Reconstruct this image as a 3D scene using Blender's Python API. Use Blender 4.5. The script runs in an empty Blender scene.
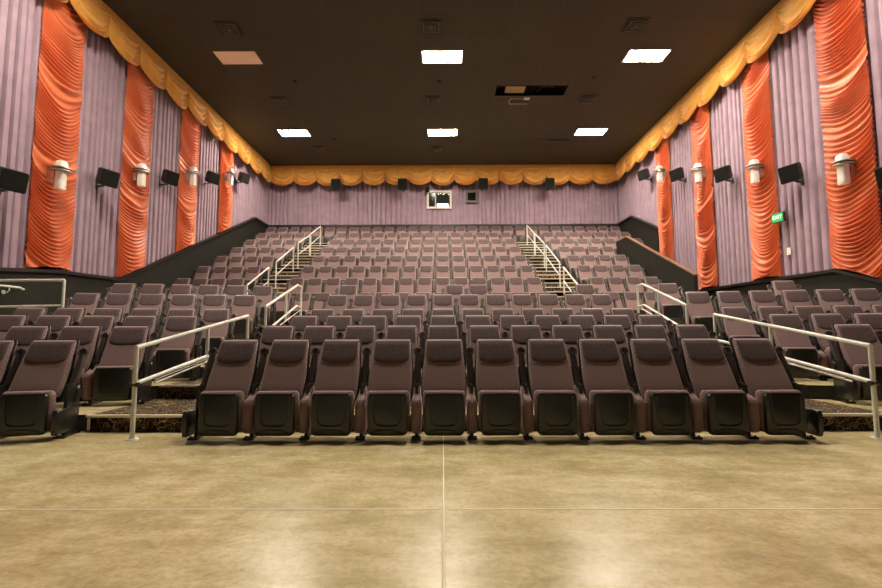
import bpy, bmesh, math, random
from mathutils import Vector, Matrix
random.seed(7)
PI = math.pi
sc = bpy.context.scene

# ------------------------------------------------------------------ camera
CAM_H = 1.09
F = 470.0
pitch = math.atan(40 / F); yaw = math.atan(2 / F); roll = math.radians(0.15)
fw = Vector((-math.sin(yaw) * math.cos(pitch), math.cos(yaw) * math.cos(pitch), math.sin(pitch)))
rt = Vector((math.cos(yaw), math.sin(yaw), 0)); up = rt.cross(fw)
rt2 = rt * math.cos(roll) - up * math.sin(roll); up2 = up * math.cos(roll) + rt * math.sin(roll)
cd = bpy.data.cameras.new('camera'); cam = bpy.data.objects.new('camera', cd)
sc.collection.objects.link(cam)
cd.sensor_width = 36; cd.lens = F / 882 * 36; cd.clip_start = .05; cd.clip_end = 200
cam.matrix_world = Matrix(((rt2.x, up2.x, -fw.x, 0), (rt2.y, up2.y, -fw.y, 0), (rt2.z, up2.z, -fw.z, CAM_H), (0, 0, 0, 1)))
sc.camera = cam

# ------------------------------------------------------------------ world, exposure
w = bpy.data.worlds.new('world'); sc.world = w; w.use_nodes = True
w.node_tree.nodes['Background'].inputs[0].default_value = (1, .9, .8, 1)
w.node_tree.nodes['Background'].inputs[1].default_value = 0.0
sc.view_settings.view_transform = 'Standard'
sc.view_settings.look = 'None'
sc.view_settings.gamma = 1
sc.view_settings.exposure = 1.85
LAMP = 62.0
LAMP_COL = (1.0, .89, .72)
try:
    sc.cycles.use_denoising = True
    sc.cycles.diffuse_bounces = 6
    sc.cycles.max_bounces = 10
except Exception:
    pass

# ------------------------------------------------------------------ materials
def mat(name, col, rough=.6, metal=0.0, spec=.5, sheen=0, emit=None, coat=0):
    m = bpy.data.materials.new(name); m.use_nodes = True
    b = m.node_tree.nodes['Principled BSDF']
    b.inputs['Base Color'].default_value = (*col, 1); b.inputs['Roughness'].default_value = rough
    b.inputs['Metallic'].default_value = metal; b.inputs['Specular IOR Level'].default_value = spec
    if sheen:
        b.inputs['Sheen Weight'].default_value = sheen; b.inputs['Sheen Roughness'].default_value = .4
        b.inputs['Sheen Tint'].default_value = (1, .8, .75, 1)
    if coat: b.inputs['Coat Weight'].default_value = coat
    if emit:
        b.inputs['Emission Color'].default_value = (*emit[0], 1); b.inputs['Emission Strength'].default_value = emit[1]
    return m

def nodes(m):
    nt = m.node_tree
    return nt, nt.nodes, nt.links, nt.nodes['Principled BSDF']

def add(ns, t, **kw):
    n = ns.new(t)
    for k, v in kw.items():
        if k.startswith('i_'): n.inputs[k[2:]].default_value = v
        else: setattr(n, k, v)
    return n

def ramp(ns, stops):
    r = ns.new('ShaderNodeValToRGB'); e = r.color_ramp.elements
    e[0].position, e[0].color = stops[0][0], (*stops[0][1], 1)
    e[1].position, e[1].color = stops[-1][0], (*stops[-1][1], 1)
    for p, c in stops[1:-1]:
        x = e.new(p); x.color = (*c, 1)
    return r

def noisy(m, c1, c2, scale, detail=4, bump=0, bscale=None, stretch=None):
    nt, ns, lk, b = nodes(m)
    tc = ns.new('ShaderNodeTexCoord'); src = tc.outputs['Object']
    if stretch:
        mp = ns.new('ShaderNodeMapping'); mp.inputs['Scale'].default_value = stretch
        lk.new(src, mp.inputs[0]); src = mp.outputs[0]
    n = add(ns, 'ShaderNodeTexNoise', i_Scale=scale, i_Detail=detail); lk.new(src, n.inputs['Vector'])
    r = ramp(ns, [(.35, c1), (.65, c2)]); lk.new(n.outputs[0], r.inputs[0]); lk.new(r.outputs[0], b.inputs['Base Color'])
    if bump:
        n2 = add(ns, 'ShaderNodeTexNoise', i_Scale=bscale or scale * 8, i_Detail=2); lk.new(src, n2.inputs['Vector'])
        bp = add(ns, 'ShaderNodeBump', i_Strength=bump, i_Distance=.01); lk.new(n2.outputs[0], bp.inputs['Height'])
        lk.new(bp.outputs[0], b.inputs['Normal'])
    return m

M = {}
# woven seat fabric with small dots
def seat_fabric(name, base, dot):
    m = mat(name, base, .7, sheen=.6, spec=.3)
    nt, ns, lk, b = nodes(m)
    tc = ns.new('ShaderNodeTexCoord'); sp = ns.new('ShaderNodeSeparateXYZ'); lk.new(tc.outputs['Object'], sp.inputs[0])
    def fr(sock, freq, off=None):
        a = add(ns, 'ShaderNodeMath', operation='MULTIPLY'); lk.new(sock, a.inputs[0]); a.inputs[1].default_value = freq
        out = a.outputs[0]
        if off:
            s = add(ns, 'ShaderNodeMath', operation='ADD'); lk.new(out, s.inputs[0]); lk.new(off, s.inputs[1]); out = s.outputs[0]
        f = add(ns, 'ShaderNodeMath', operation='FRACT'); lk.new(out, f.inputs[0])
        c = add(ns, 'ShaderNodeMath', operation='SUBTRACT'); lk.new(f.outputs[0], c.inputs[0]); c.inputs[1].default_value = .5
        q = add(ns, 'ShaderNodeMath', operation='MULTIPLY'); lk.new(c.outputs[0], q.inputs[0]); lk.new(c.outputs[0], q.inputs[1])
        return q.outputs[0], out
    fz, raw = fr(sp.outputs['Z'], 46)
    fl = add(ns, 'ShaderNodeMath', operation='FLOOR'); lk.new(raw, fl.inputs[0])
    hf = add(ns, 'ShaderNodeMath', operation='MULTIPLY'); lk.new(fl.outputs[0], hf.inputs[0]); hf.inputs[1].default_value = .5
    fx, _ = fr(sp.outputs['X'], 38, hf.outputs[0])
    s = add(ns, 'ShaderNodeMath', operation='ADD'); lk.new(fz, s.inputs[0]); lk.new(fx, s.inputs[1])
    r = ramp(ns, [(.03, dot), (.09, base)]); lk.new(s.outputs[0], r.inputs[0]); lk.new(r.outputs[0], b.inputs['Base Color'])
    return m
M['fabric'] = seat_fabric('plum_dotted_fabric', (.245, .155, .150), (.12, .074, .076))
M['headrest'] = noisy(mat('plum_plain_fabric', (.1, .05, .055), .7, sheen=.3, spec=.3), (.075, .046, .049), (.095, .060, .062), 30)
M['shell'] = noisy(mat('black_moulded_plastic', (.02, .02, .018), .30, spec=.6), (.015, .015, .013), (.022, .022, .019), 60, bump=.08, bscale=250)
M['plastic'] = mat('black_plastic', (.026, .023, .021), .4)
M['steel'] = mat('dark_steel', (.035, .033, .03), .4, metal=.6)
M['rail'] = noisy(mat('painted_rail_metal', (.65, .65, .60), .35, spec=.5), (.64, .63, .57), (.72, .71, .65), 12)
M['black_wall'] = noisy(mat('black_green_wall', (.01, .01, .007), .65, spec=.3), (.0075, .008, .005), (.012, .012, .008), 3, bump=.1, bscale=80)
M['black_cap'] = mat('black_satin_cap', (.014, .012, .011), .4)
M['wood_cap'] = noisy(mat('brown_wood_cap', (.2, .1, .06), .35), (.17, .09, .05), (.26, .14, .08), 8)
M['riser'] = mat('black_riser', (.02, .018, .015), .6)
M['nosing'] = mat('pale_nosing', (.78, .73, .58), .5)
M['white'] = mat('white_plastic', (.75, .73, .68), .4)
M['lampglass'] = mat('lamp_diffuser', (.9, .9, .9), .4, emit=(LAMP_COL, LAMP))
M['unlit'] = mat('unlit_diffuser', (.95, .74, .66), .6)
M['grille_cloth'] = mat('speaker_cloth', (.009, .009, .007), .95, spec=.2)
M['spk'] = mat('speaker_black', (.012, .011, .009), .6)
M['cup'] = mat('dark_grey_cup_plastic', (.085, .072, .066), .28, spec=.7)
M['arm'] = mat('dark_plum_vinyl', (.055, .040, .040), .38)
M['chrome'] = mat('brushed_nickel', (.55, .53, .48), .28, metal=.9)
M['sconce'] = mat('frosted_sconce_glass', (.90, .88, .84), .3)
M['dark_frame'] = mat('dark_grey_frame', (.08, .075, .065), .5)
M['vent'] = mat('dark_vent_metal', (.012, .011, .009), .5)
M['green'] = mat('exit_green', (.02, .35, .10), .4, emit=((.02, .6, .15), .12))
M['exitwhite'] = mat('exit_letters', (.8, .9, .8), .4, emit=((.7, 1, .8), .35))
M['tan'] = mat('tan_board', (.32, .24, .14), .7)
M['screen'] = mat('screen_white', (.6, .6, .58), .8)
M['wframe'] = mat('white_window_frame', (.62, .57, .48), .5)
M['booth'] = mat('booth_reflection_grey', (.22, .22, .19), .7)  # lightened grey stands in for the dim reflection in the pane
M['boothglow'] = mat('booth_glowing_white', (.9, .9, .9), .5, emit=((1, .98, .92), 1.2))
g = mat('clear_glass', (1, 1, 1), .02); g.node_tree.nodes['Principled BSDF'].inputs['Transmission Weight'].default_value = 1
g.node_tree.nodes['Principled BSDF'].inputs['IOR'].default_value = 1.1
M['glass'] = g
M['darkglass'] = mat('dark_glass', (.006, .006, .006), .12, spec=.25)

def drape(name, c1, c2, sheen=.4, rough=.75, scale=3):
    return noisy(mat(name, c1, rough, sheen=sheen, spec=.25), c1, c2, scale, 3, bump=.08, bscale=180)
M['purple'] = drape('mauve_drape', (.29, .20, .255), (.34, .24, .30), .2)
M['orange'] = drape('orange_satin', (.56, .125, .048), (.63, .155, .062), .3, .34)
M['gold'] = drape('gold_satin', (.66, .34, .075), (.76, .41, .10), .3, .42)

# ceiling tiles
m = mat('black_ceiling_tile', (.02, .016, .011), .8); nt, ns, lk, b = nodes(m)
tc = ns.new('ShaderNodeTexCoord')
mp = ns.new('ShaderNodeMapping'); mp.inputs['Location'].default_value = (.6, .25, 0); lk.new(tc.outputs['Object'], mp.inputs[0])
br = add(ns, 'ShaderNodeTexBrick', offset=0, i_Scale=1, **{'i_Mortar Size': .012, 'i_Brick Width': 1.22, 'i_Row Height': .61})
br.inputs['Color1'].default_value = (.040, .034, .027, 1); br.inputs['Color2'].default_value = (.045, .038, .030, 1)
br.inputs['Mortar'].default_value = (.060, .047, .038, 1)
lk.new(mp.outputs[0], br.inputs['Vector']); lk.new(br.outputs[0], b.inputs['Base Color'])
M['ceiling'] = m

# polished concrete
m = mat('polished_concrete', (.5, .42, .26), .27, spec=.45); nt, ns, lk, b = nodes(m)
tc = ns.new('ShaderNodeTexCoord')
n1 = add(ns, 'ShaderNodeTexNoise', i_Scale=1.5, i_Detail=9, i_Roughness=.7); lk.new(tc.outputs['Object'], n1.inputs['Vector'])
mp = ns.new('ShaderNodeMapping'); mp.inputs['Scale'].default_value = (1.0, 2.6, 1); mp.inputs['Rotation'].default_value = (0, 0, .35); lk.new(tc.outputs['Object'], mp.inputs[0])
n2 = add(ns, 'ShaderNodeTexNoise', i_Scale=2.6, i_Detail=7, i_Roughness=.75, i_Distortion=.2); lk.new(mp.outputs[0], n2.inputs['Vector'])
r1 = ramp(ns, [(.36, (.52, .42, .22)), (.5, (.68, .56, .32)), (.64, (.82, .70, .46))]); lk.new(n1.outputs[0], r1.inputs[0])
r2 = ramp(ns, [(.38, (.70, .67, .54)), (.60, (1, 1, 1))]); lk.new(n2.outputs[0], r2.inputs[0])
mx = add(ns, 'ShaderNodeMix', data_type='RGBA', blend_type='MULTIPLY'); mx.inputs['Factor'].default_value = .75
lk.new(r1.outputs[0], mx.inputs['A']); lk.new(r2.outputs[0], mx.inputs['B'])
n3 = add(ns, 'ShaderNodeTexNoise', i_Scale=28, i_Detail=6, i_Roughness=.7); lk.new(tc.outputs['Object'], n3.inputs['Vector'])
r3 = ramp(ns, [(.36, (.68, .64, .54)), (.56, (1, 1, 1))]); lk.new(n3.outputs[0], r3.inputs[0])
mx2 = add(ns, 'ShaderNodeMix', data_type='RGBA', blend_type='MULTIPLY'); mx2.inputs['Factor'].default_value = .6
lk.new(mx.outputs['Result'], mx2.inputs['A']); lk.new(r3.outputs[0], mx2.inputs['B'])
lk.new(mx2.outputs['Result'], b.inputs['Base Color'])
bp = add(ns, 'ShaderNodeBump', i_Strength=.06, i_Distance=.01); lk.new(n3.outputs[0], bp.inputs['Height']); lk.new(bp.outputs[0], b.inputs['Normal'])
M['concrete'] = m
M['joint'] = mat('joint_sealant', (.80, .70, .48), .5)
M['joint_dark'] = mat('saw_cut_edge', (.34, .25, .12), .6)

# aisle carpet
m = mat('patterned_carpet', (.05, .03, .02), .95, spec=.1); nt, ns, lk, b = nodes(m)
tc = ns.new('ShaderNodeTexCoord')
nz = add(ns, 'ShaderNodeTexNoise', i_Scale=5, i_Detail=1); lk.new(tc.outputs['Object'], nz.inputs['Vector'])
def squig(scale, lo, hi, col):
    n = add(ns, 'ShaderNodeTexNoise', i_Scale=scale, i_Detail=0, i_Distortion=1.5); lk.new(tc.outputs['Object'], n.inputs['Vector'])
    r = ramp(ns, [(lo - .012, (0, 0, 0)), (lo, (1, 1, 1)), (hi, (1, 1, 1)), (hi + .012, (0, 0, 0))]); lk.new(n.outputs[0], r.inputs[0])
    return r, col
prev = None
base = ramp(ns, [(.4, (.016, .011, .008)), (.6, (.035, .020, .014))]); lk.new(nz.outputs[0], base.inputs[0]); prev = base.outputs[0]
for sc_, lo, hi, col in ((5.5, .50, .512, (.50, .38, .20)), (7, .43, .442, (.26, .10, .05)), (6.5, .57, .58, (.16, .20, .10)), (9, .49, .50, (.45, .30, .20))):
    r, col = squig(sc_, lo, hi, col)
    mx = add(ns, 'ShaderNodeMix', data_type='RGBA'); lk.new(r.outputs[0], mx.inputs['Factor']); lk.new(prev, mx.inputs['A'])
    mx.inputs['B'].default_value = (*col, 1); prev = mx.outputs['Result']
lk.new(prev, b.inputs['Base Color'])
M['carpet'] = m

# ------------------------------------------------------------------ mesh helpers
class MB:
    def __init__(s): s.v = []; s.f = []; s.mi = []; s.sm = []; s.soft = False
    def quad(s, idx, mi=0, sm=False): s.f.append(idx); s.mi.append(mi); s.sm.append(sm)
    def box(s, x0, x1, y0, y1, z0, z1, mi=0, top=None):
        o = len(s.v)
        s.v += [(x0, y0, z0), (x1, y0, z0), (x1, y1, z0), (x0, y1, z0), (x0, y0, z1), (x1, y0, z1), (x1, y1, z1), (x0, y1, z1)]
        for q, k in (((0, 3, 2, 1), 0), ((4, 5, 6, 7), 1), ((0, 1, 5, 4), 0), ((1, 2, 6, 5), 0), ((2, 3, 7, 6), 0), ((3, 0, 4, 7), 0)):
            s.quad([o + i for i in q], top if (k and top is not None) else mi)
        return s
    def prism(s, poly, a, b, axis='z', mi=0, top=None):
        """poly: 2D points; axis z: (x,y) extruded z a..b; axis x: (y,z) extruded x a..b"""
        o = len(s.v); n = len(poly)
        for h in (a, b):
            for p in poly: s.v.append((p[0], p[1], h) if axis == 'z' else ((h, p[0], p[1]) if axis == 'x' else (p[0], h, p[1])))
        s.quad([o + i for i in range(n)][::-1], mi); s.quad([o + n + i for i in range(n)], mi if top is None else top)
        for i in range(n):
            j = (i + 1) % n; s.quad([o + i, o + j, o + n + j, o + n + i], mi)
        return s
    def loft(s, loops, mi=0, caps=True, sm=True):
        o = len(s.v); n = len(loops[0])
        for L in loops: s.v += L
        for k in range(len(loops) - 1):
            for i in range(n):
                j = (i + 1) % n
                s.quad([o + k * n + i, o + k * n + j, o + (k + 1) * n + j, o + (k + 1) * n + i], mi, sm)
        if caps:
            s.quad([o + i for i in range(n)][::-1], mi, sm); s.quad([o + (len(loops) - 1) * n + i for i in range(n)], mi, sm)
        return s
    def tube(s, pts, r, n=8, mi=0, closed=False):
        pts = [Vector(p) for p in pts]; loops = []
        N = len(pts)
        for i, p in enumerate(pts):
            if closed: d = (pts[(i + 1) % N] - pts[i - 1])
            else: d = pts[min(i + 1, N - 1)] - pts[max(i - 1, 0)]
            d.normalize()
            ref = Vector((1, 0, 0)) if abs(d.x) < .8 else Vector((0, 0, 1))
            u = d.cross(ref).normalized(); v = d.cross(u).normalized()
            if 0 < i < N - 1 and not closed:
                a = (pts[i] - pts[i - 1]).normalized(); b2 = (pts[i + 1] - pts[i]).normalized()
                k = 1 / max(.5, math.cos(a.angle(b2) / 2))
            else: k = 1
            loops.append([tuple(p + (u * math.cos(t) + v * math.sin(t)) * r * k) for t in [2 * PI * q / n for q in range(n)]])
        if closed: loops.append(loops[0])
        return s.loft(loops, mi, caps=not closed)
    def cyl(s, c0, c1, r0, r1=None, n=20, mi=0, sm=True):
        r1 = r0 if r1 is None else r1
        c0 = Vector(c0); c1 = Vector(c1); d = (c1 - c0).normalized()
        ref = Vector((1, 0, 0)) if abs(d.x) < .8 else Vector((0, 0, 1))
        u = d.cross(ref).normalized(); v = d.cross(u).normalized()
        L = [[tuple(c + (u * math.cos(2 * PI * q / n) + v * math.sin(2 * PI * q / n)) * r) for q in range(n)] for c, r in ((c0, r0), (c1, r1))]
        return s.loft(L, mi, sm=sm)
    def grid(s, rows, mi=0, sm=True):
        o = len(s.v); n = len(rows[0])
        for R in rows: s.v += R
        for a in range(len(rows) - 1):
            for i in range(n - 1):
                s.quad([o + a * n + i, o + a * n + i + 1, o + (a + 1) * n + i + 1, o + (a + 1) * n + i], mi, sm)
        return s
    def mesh(s, name, mats):
        me = bpy.data.meshes.new(name); me.from_pydata(s.v, [], s.f)
        for m_ in mats: me.materials.append(m_)
        me.polygons.foreach_set('material_index', s.mi); me.polygons.foreach_set('use_smooth', s.sm)
        bm = bmesh.new(); bm.from_mesh(me); bmesh.ops.recalc_face_normals(bm, faces=bm.faces); bm.to_mesh(me); bm.free()
        if any(s.sm) and not s.soft:
            try: me.set_sharp_from_angle(angle=math.radians(50))
            except Exception: pass
        me.update(); return me

def obj(name, mb, mats, parent=None, loc=None, rz=0, label=None):
    if not isinstance(mats, (list, tuple)): mats = [mats]
    me = mb.mesh(name, mats) if isinstance(mb, MB) else mb
    o = bpy.data.objects.new(name, me); sc.collection.objects.link(o)
    if parent: o.parent = parent
    if loc: o.location = loc
    if rz: o.rotation_euler.z = rz
    if label: o['label'] = label
    return o
def empty(name, loc=(0, 0, 0), rz=0):
    o = bpy.data.objects.new(name, None); sc.collection.objects.link(o); o.location = loc; o.rotation_euler.z = rz
    o.empty_display_size = .2; return o
def tag(o, label, cat, group=None, kind=None):
    o['label'] = label; o['category'] = cat
    if group: o['group'] = group
    if kind: o['kind'] = kind
    return o
def struct(name, mb, mats, label, cat, parent=None):
    o = obj(name, mb, mats, parent); tag(o, label, cat, kind='structure'); return o

def rrect(w_, d_, r, n=4):
    """rounded rectangle loop centred on origin"""
    r = min(r, w_ / 2 - 1e-4, d_ / 2 - 1e-4); out = []
    for cx, cy, a0 in ((w_ / 2 - r, d_ / 2 - r, 0), (-w_ / 2 + r, d_ / 2 - r, PI / 2), (-w_ / 2 + r, -d_ / 2 + r, PI), (w_ / 2 - r, -d_ / 2 + r, 1.5 * PI)):
        for k in range(n + 1):
            a = a0 + PI / 2 * k / n; out.append((cx + r * math.cos(a), cy + r * math.sin(a)))
    return out
def interp(pts, x):
    if x <= pts[0][0]: return pts[0][1]
    for (a, b_), (c, d) in zip(pts, pts[1:]):
        if x <= c: return b_ + (d - b_) * (x - a) / (c - a)
    return pts[-1][1]

# ------------------------------------------------------------------ room dimensions
WX = 8.75; WY = 22.95; CZ = 9.35; FY = -8.0
HOLE = (1.82, 4.2, 15.08, 15.69)
# structure: floor
mb = MB(); mb.box(-WX, WX, FY, WY, -.2, 0)
struct('floor', mb, M['concrete'], 'mottled tan polished concrete floor in front of the seats', 'floor')
mb = MB()
mb.box(-.005, .005, FY, 5.2, .0002, .0012); mb.box(-WX, -.02, 3.03, 3.045, .0002, .0022); mb.box(.02, WX, 3.03, 3.045, .0002, .0022)
mb.box(-.009, -.005, FY, 5.2, .0002, .0010, 1); mb.box(.005, .007, FY, 5.2, .0002, .0010, 1)
mb.box(-WX, -.02, 3.045, 3.051, .0002, .0018, 1); mb.box(.02, WX, 3.045, 3.051, .0002, .0018, 1)
struct('floor_joint', mb, [M['joint'], M['joint_dark']], 'pale filled saw-cut joints crossing the concrete floor', 'floor joint')
# ceiling with opening
hx0, hx1, hy0, hy1 = HOLE
mb = MB()
mb.box(-WX, hx0, FY, WY, CZ, CZ + .1); mb.box(hx1, WX, FY, WY, CZ, CZ + .1)
mb.box(hx0, hx1, FY, hy0, CZ, CZ + .1); mb.box(hx0, hx1, hy1, WY, CZ, CZ + .1)
struct('ceiling', mb, M['ceiling'], 'black tiled ceiling of the auditorium', 'ceiling')
for nm, a in (('wall_left', -1), ('wall_right', 1)):
    mb = MB(); mb.box(min(a * WX, a * (WX + .1)), max(a * WX, a * (WX + .1)), FY, WY, 0, CZ)
    struct(nm, mb, M['black_wall'], f'dark side wall on the {"left" if a<0 else "right"} behind the drapes', 'wall')
W1 = (-.74, .40, 7.32, 8.14)   # booth window hole x0 x1 z0 z1
mb = MB()
mb.box(-WX, W1[0], WY, WY + .1, 0, CZ); mb.box(W1[1], WX, WY, WY + .1, 0, CZ)
mb.box(W1[0], W1[1], WY, WY + .1, 0, W1[2]); mb.box(W1[0], W1[1], WY, WY + .1, W1[3], CZ)
struct('wall_back', mb, M['black_wall'], 'back wall with the booth window opening', 'wall')
mb = MB(); mb.box(-WX, WX, FY - .1, FY, 0, CZ)
struct('wall_front', mb, M['screen'], 'pale screen end wall behind the viewer', 'wall')

# wainscot lines (Y, z)
LL = [(FY, 1.0), (5.0, 1.6), (9.0, 2.33), (10.4, 2.47), (12.35, 2.52), (21.1, 6.38), (WY, 6.38)]
RL = [(FY, .9), (6.0, 1.0), (10.25, 2.42), (13.5, 2.46), (18.45, 2.46), (18.4501, 5.22), (21.1, 6.38), (WY, 6.38)]
def wains(name, line, sx, label):
    mb = MB()
    poly = [(FY, 0), (WY, 0)] + [(y, z) for y, z in reversed(line)]
    a, b_ = sorted((sx * 8.62, sx * WX)); mb.prism(poly, a, b_, 'x')
    struct(name, mb, M['black_wall'], label, 'wainscot')
wains('wainscot_left', LL, -1, 'black lower wall panel rising along the left side')
wains('wainscot_right', RL, 1, 'black lower wall panel rising along the right side')
def cap(name, line, sx, label):
    mb = MB(); loops = []
    for y, z in line:
        loops.append([(sx * WX, y, z), (sx * 8.54, y, z), (sx * 8.54, y, z + .07), (sx * WX, y, z + .07)])
    mb.loft(loops, sm=False)
    struct(name, mb, M['black_cap'], label, 'trim')
cap('trim_1', LL, -1, 'black cap rail under the drapes on the left wall')
cap('trim_2', RL, 1, 'black cap rail under the drapes on the right wall')
mb = MB(); mb.box(-8.6, 8.6, 22.8, WY, 5.2, 6.40); mb.box(-8.6, 8.6, 22.76, WY, 6.40, 6.47)
struct('trim_3', mb, M['black_cap'], 'black cap rail across the back wall behind the top row', 'trim')

# ------------------------------------------------------------------ seating tiers
YR = {1: 5.34, 2: 6.62, 3: 7.87, 4: 9.12, 5: 10.34, 6: 11.50}
FZ = {1: 0.0, 2: .18, 3: .37, 4: .55, 5: .93, 6: 1.27}
YK = [13.6 + 1.28 * k for k in range(8)]
FK = [1.27 + .0] + [1.29 + .571 * k for k in range(1, 8)]
P = .58
def zt(y, floor, seat_h): return floor
# centre front block
XL, XR = -4.5 * P - .02, 6.5 * P + .02
def tiers(mb, x0, x1, rows, yend):
    for y0, z0, z1 in rows: mb.box(x0, x1, y0, yend, z0, z1, 0, 1)
RIS = {2: 5.40, 3: 6.76, 4: 7.99, 5: 9.24, 6: 10.46}
mb = MB(); prevz = 0
for k in (2, 3, 4, 5, 6):
    mb.box(XL, XR, RIS[k], 13.0, prevz, FZ[k], 0, 1); prevz = FZ[k]
struct('floor_tier_centre', mb, [M['riser'], M['concrete']], 'stepped concrete platform under the centre front seats', 'platform')
# side front blocks: angled
TA = math.tan(math.radians(12)); A12 = math.radians(12); PL = .62; PR = .60
YS = {-1: {1: 5.35, 2: 6.60, 3: 7.80, 4: 9.00, 5: 10.35, 6: 11.62}, 1: {1: 5.30, 2: 6.50, 3: 7.68, 4: 8.72, 5: 9.85, 6: 11.35}}
def xat(px, y): return (px - 443) * (y * math.cos(pitch) + .06) / F
LX = {k: xat(p_, YS[-1][k]) for k, p_ in ((1, 56.4), (2, 131.7), (3, 182.7), (4, 216.8), (5, 244.5), (6, 262))}
RX = {k: xat(p_, YS[1][k]) for k, p_ in ((2, 848.8), (3, 782), (4, 733.3), (5, 697.2), (6, 667.6))}
for nm, sx, xi in (('left', -1, 4.04), ('right', 1, 5.06)):
    mb = MB(); prevz = 0
    for k in (2, 3, 4, 5, 6):
        yi = YS[sx][k - 1] + .14; yo = yi - (8.62 - xi) * TA
        poly = [(sx * xi, yi), (sx * 8.62, yo), (sx * 8.62, 13.0), (sx * xi, 13.0)]
        mb.prism(poly, prevz, FZ[k], 'z', 0, 1); prevz = FZ[k]
    struct('floor_tier_' + nm, mb, [M['riser'], M['concrete']], f'angled stepped platform under the {nm} front seats', 'platform')
# aisles in the front block
for nm, x0, x1, xa in (('left', -4.04, XL, -4.04), ('right', XR, 5.06, 5.06)):
    mb = MB(); prevz = 0; nz = MB()
    st = [(5.40, .18), (6.76, .37), (7.99, .55), (8.82, .74), (9.24, .93), (10.04, 1.10), (10.46, 1.27)]
    for y, z in st:
        mb.box(x0, x1, y, 13.0, prevz, z); prevz = z
        nz.box(x0, x1, y - .012, y + .035, z - .022, z + .006)
        if y < 6: nz.box(x0 + .02 if nm == 'left' else x1 - .05, x0 + .05 if nm == 'left' else x1 - .02, y - .012, y - .001, .02, z - .03)
    struct('aisle_carpet_' + nm, mb, M['carpet'], f'patterned dark carpet on the {nm} front aisle steps', 'carpet')
    struct('aisle_nosing_' + nm, nz, M['nosing'], f'pale nosing strips on the {nm} front aisle steps', 'step edge')
# back block
mb = MB(); mb.box(-8.62, 8.62, 13.0, WY, 0, 1.27, 0, 1)
BAL, BAR = (-6.27, -4.93), (3.20, 4.56)
RK = [None] + [YK[k - 1] + .14 for k in range(1, 8)]
prevz = 1.27
for k in range(1, 8):
    z = FK[k]
    xr = 6.97 if k < 5 else 8.62
    mb.box(-8.62, xr, RK[k], WY, prevz, z, 0, 1)
    prevz = z
mb.box(6.97, 8.62, RK[5], WY, 1.27, FK[4], 0, 1)
struct('floor_tier_back', mb, [M['riser'], M['concrete']], 'steep stepped platform under the rear seats', 'platform')
for nm, (x0, x1) in (('left', BAL), ('right', BAR)):
    mb = MB(); nz = MB()
    for k in range(1, 8):
        zb = FK[k - 1]; dz = (FK[k] - zb) / 3
        for s_ in (0, 1, 2):
            y = RK[k] - .84 + .42 * s_
            if s_ < 2: mb.box(x0, x1, y, RK[k], zb + dz * s_, zb + dz * (s_ + 1))
            else: mb.box(x0, x1, y, y + .30, zb + dz * 2 + .001, zb + dz * 3 + .004)
            nz.box(x0, x1, y - .01, y + .055, zb + dz * (s_ + 1) - .018, zb + dz * (s_ + 1) + .008)
    struct('stair_carpet_' + nm, mb, M['carpet'], f'dark carpeted steps of the {nm} rear stair', 'stairs')
    struct('stair_nosing_' + nm, nz, M['nosing'], f'pale strips on the step edges of the {nm} rear stair', 'step edge')
# parapet beside the right corridor
mb = MB()
mb.prism([(13.05, 1.27), (18.75, 1.27), (18.75, 4.76), (17.75, 4.76), (13.05, 2.70)], 7.0, 7.1, 'x')
struct('wall_parapet', mb, M['black_wall'], 'dark sloping parapet wall beside the rear right seats', 'wall')
mb = MB(); loops = []
for y, z in ((13.03, 2.70), (17.75, 4.76), (18.77, 4.76)):
    loops.append([(6.985, y, z), (7.115, y, z), (7.115, y, z + .035), (6.985, y, z + .035)])
mb.loft(loops, sm=False)
struct('trim_4', mb, M['wood_cap'], 'brown wood cap on the sloping parapet wall', 'trim')

# ------------------------------------------------------------------ drapes
def pleats(mb, fmap, a0, a1, z0f, z1, period, depth, jit=.2, rseed=0):
    """vertical pleats along coordinate a; fmap(a, d, z) -> point, d = distance out of the wall"""
    R = random.Random(rseed); a = a0; top = []; bot = []
    prof = [(0, 0), (.10, .08), (.15, .45), (.18, .85), (.24, 1.0), (.5, .96), (.76, 1.0), (.82, .85), (.85, .45), (.90, .08)]
    while a < a1 - 1e-3:
        p = period * (1 + R.uniform(-jit, jit)); dd = depth * R.uniform(.8, 1.1)
        if a1 - a - p < period * .5: p = a1 - a
        for u, d in prof:
            top.append((a + u * p, d * dd)); 
        a += p
    top.append((a1, 0))
    mb.grid([[fmap(x, d, z0f(x)) for x, d in top], [fmap(x, d, z1) for x, d in top]])
    return mb
def side_map(sx): return lambda a, d, z: (sx * (8.735 - d), a, z)
OL = [(9.53, 10.71), (12.22, 13.39), (14.90, 16.05), (17.64, 18.71)]
OR = [(9.10, 10.31), (11.86, 12.98), (14.65, 15.74), (17.34, 18.43)]
names = ['nearest', 'second', 'third', 'fourth', 'fifth, narrow']
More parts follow.
